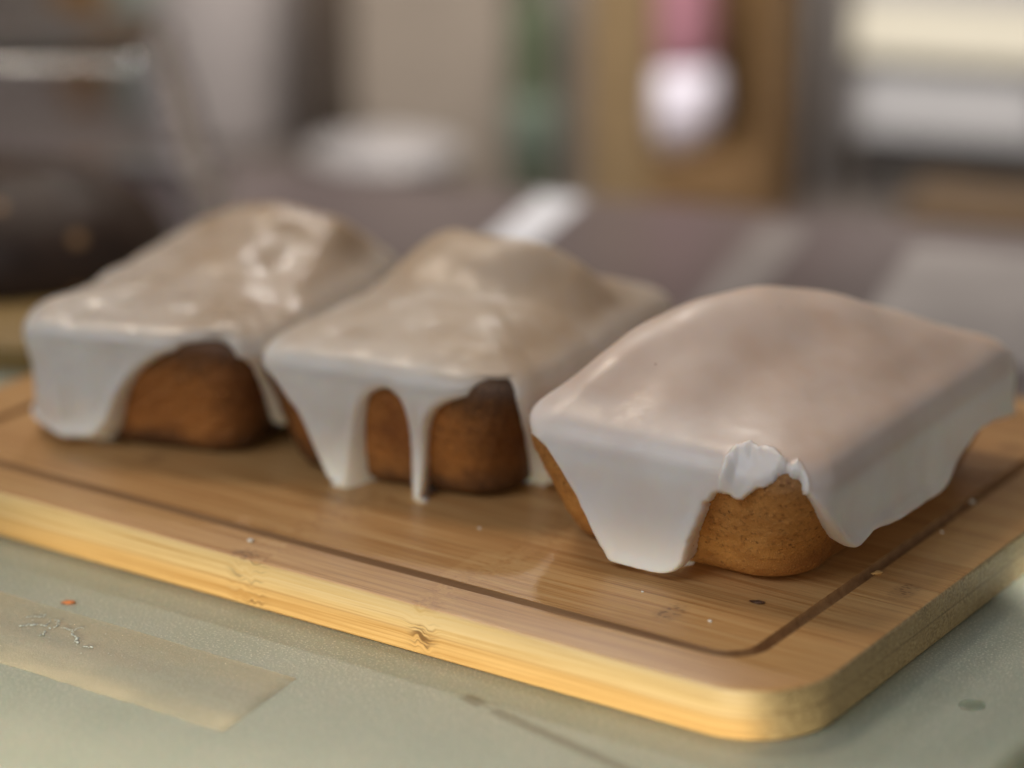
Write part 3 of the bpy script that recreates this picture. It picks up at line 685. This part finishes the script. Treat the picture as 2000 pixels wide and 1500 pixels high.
# wooden crate standing on its side with a cup inside
t = tag(empty('wooden_crate', B(.117, .40, ZS), BA), 'golden brown wooden crate on its side holding the pink and white cup', 'crate')
CW = mat_wood('crate_wood', (.17, .115, .055), (.27, .19, .10), .5); CD = mat_wood('crate_wood_dark', (.10, .055, .022), (.17, .10, .04), .5)
def cb(name, u0, u1, w0, w1, z0, z1, mt): return mesh_obj(name, *rbox(u0, u1, w0, w1, z0, z1, .001, .0008), mt, t)
cb('side_panel', -.054, -.0175, -.055, .06, 0, .20, CW); cb('side_panel', .040, .055, -.055, .06, 0, .20, CD)
cb('bottom_panel', -.0174, .0399, -.055, .06, 0, .030, CD); cb('back_panel', -.0174, .0399, .05, .06, .0301, .20, CD)
t = tag(empty('cup', B(.1025, .380, ZS + .0303), BA), 'round white cup with a pink upper part, standing in the wooden crate', 'cup')
mesh_obj('cup_body', *lathe([(.001, 0), (.012, .0005), (.021, .006), (.0265, .020), (.0268, .034), (.024, .047), (.020, .0505)], 48), mat_simple('white_ceramic', (.78, .75, .86), .3, .02, 20.), t)
mesh_obj('pink_top', *lathe([(.020, .0506), (.023, .052), (.024, .058), (.024, .12), (.022, .128), (.001, .129)], 48), mat_simple('pink_plastic', (.42, .20, .25), .4, .1, 40.), t)
# grey canister and dark pole
t = tag(empty('canister', B(.166, .43, ZS), BA), 'grey metal canister standing right of the wooden crate', 'canister')
GM = mat_simple('dull_steel', (.26, .25, .25), .38, .08, 30.)
mesh_obj('can_body', *lathe([(.001, 0), (.0135, .0005), (.0145, .003), (.0145, .15), (.0135, .152), (.001, .1521)], 40), GM, t)
mesh_obj('lid', *lathe([(.0142, .1523), (.0148, .153), (.0148, .170), (.001, .171)], 40), mat_simple('lid_grey', (.20, .18, .18), .4), t)
bobj('dark_rod', *lathe([(.001, 0), (.0028, .0005), (.0028, .20), (.001, .2003)], 20), mat_simple('dark_rod', (.05, .04, .035), .4), .1865, .42, label='thin dark upright rod between the canister and the white appliance', cat='rod')
# white appliance with a lit panel
t = tag(empty('appliance', B(.262, .44, ZS), BA), 'pale grey countertop appliance with a bright cream lit panel along its top', 'appliance')
mesh_obj('housing', *rbox(-.068, .14, -.03, .06, .034, .150, .012, .004), mat_simple('pale_plastic', (.36, .35, .355), .4, .05, 10.), t)
mesh_obj('front_panel', *rbox(-.060, .04, -.0345, -.0302, .040, .078, .006, .001), mat_simple('white_plastic', (.46, .46, .47), .4, .05, 10.), t)
lm = M('lit_cream_panel'); lm.set(Base_Color=(.3, .28, .24), Emission_Color=(1.0, .90, .68), Emission_Strength=.45)
mesh_obj('light_panel', *rbox(-.064, .10, -.0345, -.0302, .085, .117, .006, .001), lm, t)
mesh_obj('base', *rbox(-.066, .14, -.025, .055, 0, .0338, .01, .002), mat_simple('appliance_base', (.07, .062, .055), .5, .1, 10.), t)
o = bslab('wooden_box', 0, .14, 0, .07, 0, .028, mat_wood('dark_box', (.045, .026, .010), (.085, .048, .018), .6)); o.location = B(.245, .30, ZS + .0); o.scale = (1, 1, 1); tag(o, 'low dark brown wooden box in front of the appliance', 'box')
# left: beige box, white bowl, dark jar, pale jars
o = bobj('carton', *rbox(-.048, .046, -.02, .05, 0, .22, .003, .001), mat_simple('beige_card', (.29, .245, .20), .65, .08, 12.), -.040, .40, label='tall plain beige carton left of the green bottle', cat='carton')
V, F = lathe([(.012, 0), (.018, .001), (.032, .012), (.043, .028), (.0435, .0285), (.0425, .0288), (.031, .014), (.016, .004), (.001, .0035)], 56)
bobj('bowl', V, F, mat_simple('white_bowl', (.27, .26, .265), .3, .03, 20.), -.052, .335, label='shallow white bowl in front of the beige carton', cat='bowl')
bobj('dark_jar', *lathe([(.001, 0), (.015, .001), (.017, .004), (.017, .13), (.014, .14), (.014, .16), (.001, .161)], 40), mat_simple('dark_glass', (.085, .066, .052), .3, .1, 20.), -.109, .40, label='tall dark brown jar left of the beige carton', cat='jar')
bobj('jar', *lathe([(.001, 0), (.040, .001), (.044, .008), (.044, .12), (.038, .14), (.030, .145), (.030, .165), (.001, .166)], 56), mat_simple('mauve_jar', (.40, .365, .355), .35, .06, 14.), -.19, .44, label='wide pale grey mauve jar behind the clear cover', cat='jar')
bobj('jar', *lathe([(.001, 0), (.026, .001), (.028, .006), (.028, .13), (.024, .14), (.001, .141)], 56), mat_simple('greygreen_jar', (.30, .33, .29), .35, .06, 14.), -.265, .50, label='grey green jar behind the clear cover, left of the wide jar', cat='jar')
bobj('bottle', *lathe([(.001, 0), (.016, .001), (.017, .006), (.017, .11), (.008, .13), (.008, .17), (.001, .171)], 40), mat_simple('amber_bottle', (.20, .11, .04), .3, .1, 14.), -.315, .50, label='brown amber bottle in the top left corner', cat='bottle')
